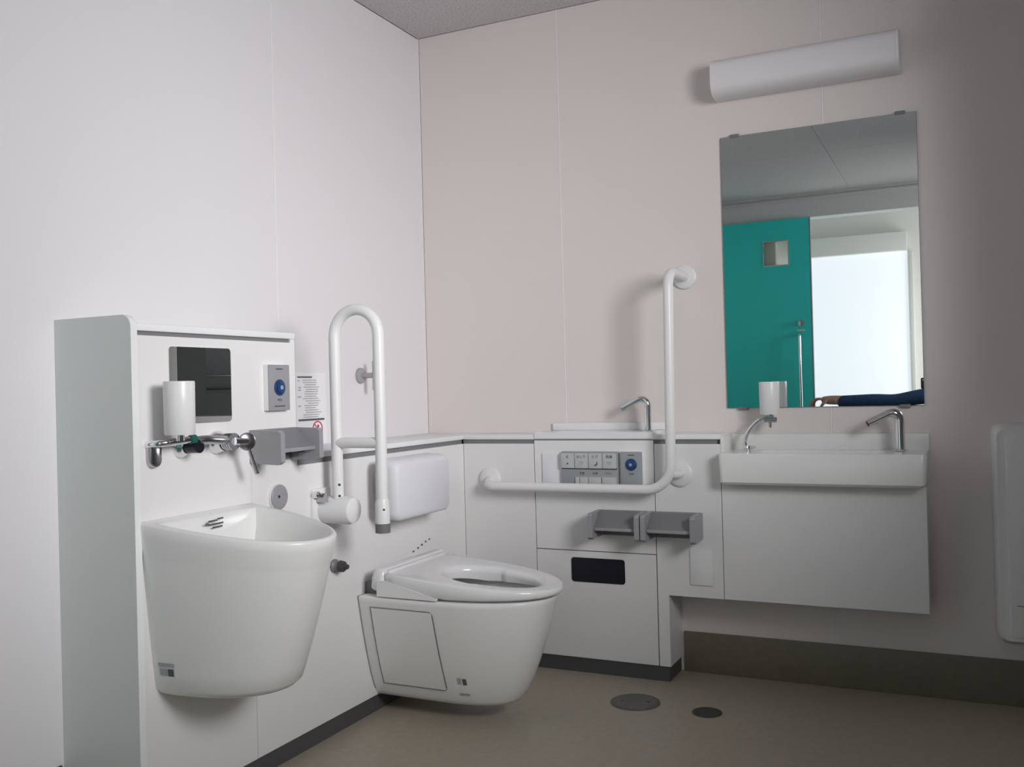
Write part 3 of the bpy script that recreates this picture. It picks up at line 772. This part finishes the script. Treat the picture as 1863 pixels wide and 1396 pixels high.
nodes = [((2.00, -3.86, .50), (.13, .10)), ((2.00, -3.82, .66), (.12, .09)), ((2.00, -3.76, .84), (.14, .10)), ((2.00, -3.73, .96), (.07, .06)), ((2.00, -3.71, 1.03), (.052, .052)),
 ((2.00, -3.70, 1.10), (.070, .080)), ((2.00, -3.70, 1.19), (.078, .095)), ((2.00, -3.70, 1.26), (.050, .06)),
 ((1.84, -3.70, .89), .045), ((1.52, -3.58, .852), .034), (W_, (.030, .034)), ((1.070, -3.495, .868), (.040, .030)), ((1.035, -3.492, .872), (.040, .022)),
 ((2.16, -3.70, .90), .050), ((2.22, -3.48, .80), .040), ((1.93, -3.33, .88), (.026, .03)), ((1.86, -3.31, .905), (.030, .020)),
 ((1.90, -3.84, .42), .08), ((1.88, -3.50, .10), .065), ((1.88, -3.86, .07), .05), ((1.88, -3.96, .05), .035),
 ((2.10, -3.84, .42), .08), ((2.12, -3.50, .10), .065), ((2.12, -3.86, .07), .05), ((2.12, -3.96, .05), .035)]
edges = [(0, 1), (1, 2), (2, 3), (3, 4), (4, 5), (5, 6), (6, 7), (2, 8), (8, 9), (9, 10), (10, 11), (11, 12), (2, 13), (13, 14), (14, 15), (15, 16), (0, 17), (17, 18), (18, 19), (19, 20), (0, 21), (21, 22), (22, 23), (23, 24)]
skinned('body', nodes, edges, 'skin')
# fingers of the stretched hand: four drooping fingers and a thumb
for k, (dy, ln, dr) in enumerate(((.030, .85, .0), (.010, 1.0, .0), (-.010, .95, .002), (-.030, .75, .004))):
    a = Vector((1.030, -3.492+dy, .878))
    skinned('finger', [(a+Vector((.02, 0, -.002)), .0095), (a+Vector((-.018*ln, 0, .000)), .0095), (a+Vector((-.046*ln, 0, -.012)), .0088), (a+Vector((-.062*ln, 0, -.036)), .0078), (a+Vector((-.066*ln, 0, -.056)), .0068)], [(0, 1), (1, 2), (2, 3), (3, 4)], 'skin')
skinned('thumb', [(Vector((1.080, -3.462, .868)), .013), (Vector((1.060, -3.445, .850)), .0115), (Vector((1.044, -3.442, .828)), .010), (Vector((1.036, -3.446, .808)), .0085)], [(0, 1), (1, 2), (2, 3)], 'skin')
# right hand under the phone
for k, dx in enumerate((-.03, -.01, .01, .03)):
    a = Vector((1.835+dx*.4, -3.305, .905+dx*.3))
    skinned('finger', [(a, .0095), (a+Vector((-.040, .0, .002-k*.003)), .009), (a+Vector((-.075, .004, .012-k*.002)), .0085), (a+Vector((-.095, .008, .024)), .0075)], [(0, 1), (1, 2), (2, 3)], 'skin')
skinned('thumb', [(Vector((1.86, -3.30, .915)), .012), (Vector((1.835, -3.285, .935)), .011), (Vector((1.805, -3.28, .945)), .009)], [(0, 1), (1, 2)], 'skin')
# clothes
jn = [((2.00, -3.86, .48), (.155, .125)), ((2.00, -3.82, .66), (.145, .115)), ((2.00, -3.76, .84), (.165, .120)), ((2.00, -3.735, .94), (.10, .085)),
 ((1.83, -3.69, .895), .062), ((1.66, -3.62, .878), .056), ((1.50, -3.575, .852), .048), ((1.38, -3.55, .856), .052), ((1.24, -3.525, .856), .047), ((1.135, -3.505, .856), .043),
 ((2.17, -3.69, .895), .062), ((2.235, -3.48, .80), .052), ((1.96, -3.345, .873), .038)]
skinned('jacket', jn, [(0, 1), (1, 2), (2, 3), (2, 4), (4, 5), (5, 6), (6, 7), (7, 8), (8, 9), (2, 10), (10, 11), (11, 12)], 'denim', label='dark blue denim jacket')
skinned('cuff', [((1.142, -3.506, .865), .036), ((1.120, -3.503, .866), .034)], [(0, 1)], 'cuff', label='pale shirt cuff')
tn = [((2.00, -3.87, .47), (.15, .12)), ((1.90, -3.84, .42), .10), ((1.88, -3.50, .11), .085), ((1.88, -3.86, .075), .062), ((2.10, -3.84, .42), .10), ((2.12, -3.50, .11), .085), ((2.12, -3.86, .075), .062)]
skinned('trousers', tn, [(0, 1), (1, 2), (2, 3), (0, 4), (4, 5), (5, 6)], 'denim_d')
skinned('hair', [((2.00, -3.72, 1.25), (.082, .075)), ((2.00, -3.755, 1.20), (.088, .06)), ((2.00, -3.765, 1.12), (.07, .04))], [(0, 1), (1, 2)], 'hair')
b = disc((1.972, -3.606, 1.185), (0, 1, 0), [(0, .008), (.004, .006)], 12); disc((2.028, -3.606, 1.185), (0, 1, 0), [(0, .008), (.004, .006)], 12, bm=b)
part('eyes', b, 'hair', pt)
part('nose', tube([(2.0, -3.612, 1.185), (2.0, -3.592, 1.155), (2.0, -3.608, 1.148)], [.007, .012, .008], 10), 'skin', pt)
part('mouth', tube([(1.98, -3.612, 1.125), (2.0, -3.606, 1.124), (2.02, -3.612, 1.125)], .004, 8), 'cuff', pt)
for s in (-1, 1): part('ear', tube([(2.0+s*.078, -3.70, 1.195), (2.0+s*.088, -3.705, 1.175), (2.0+s*.078, -3.70, 1.15)], .009, 8), 'skin', pt)
t = thing('phone', (1.745, -3.275, .93), 'dark phone held up beside the sleeved arm at the mirror edge', 'phone')
part('case', plate((1.745, -3.279, .967), (-1, 0, 0), ZU, .145, .072, .010, .008, .002), 'phone', t)
part('lens', disc((1.690, -3.270, .990), (0, 1, 0), [(0, .008), (.001, .008)], 16), 'chrome_d', t)
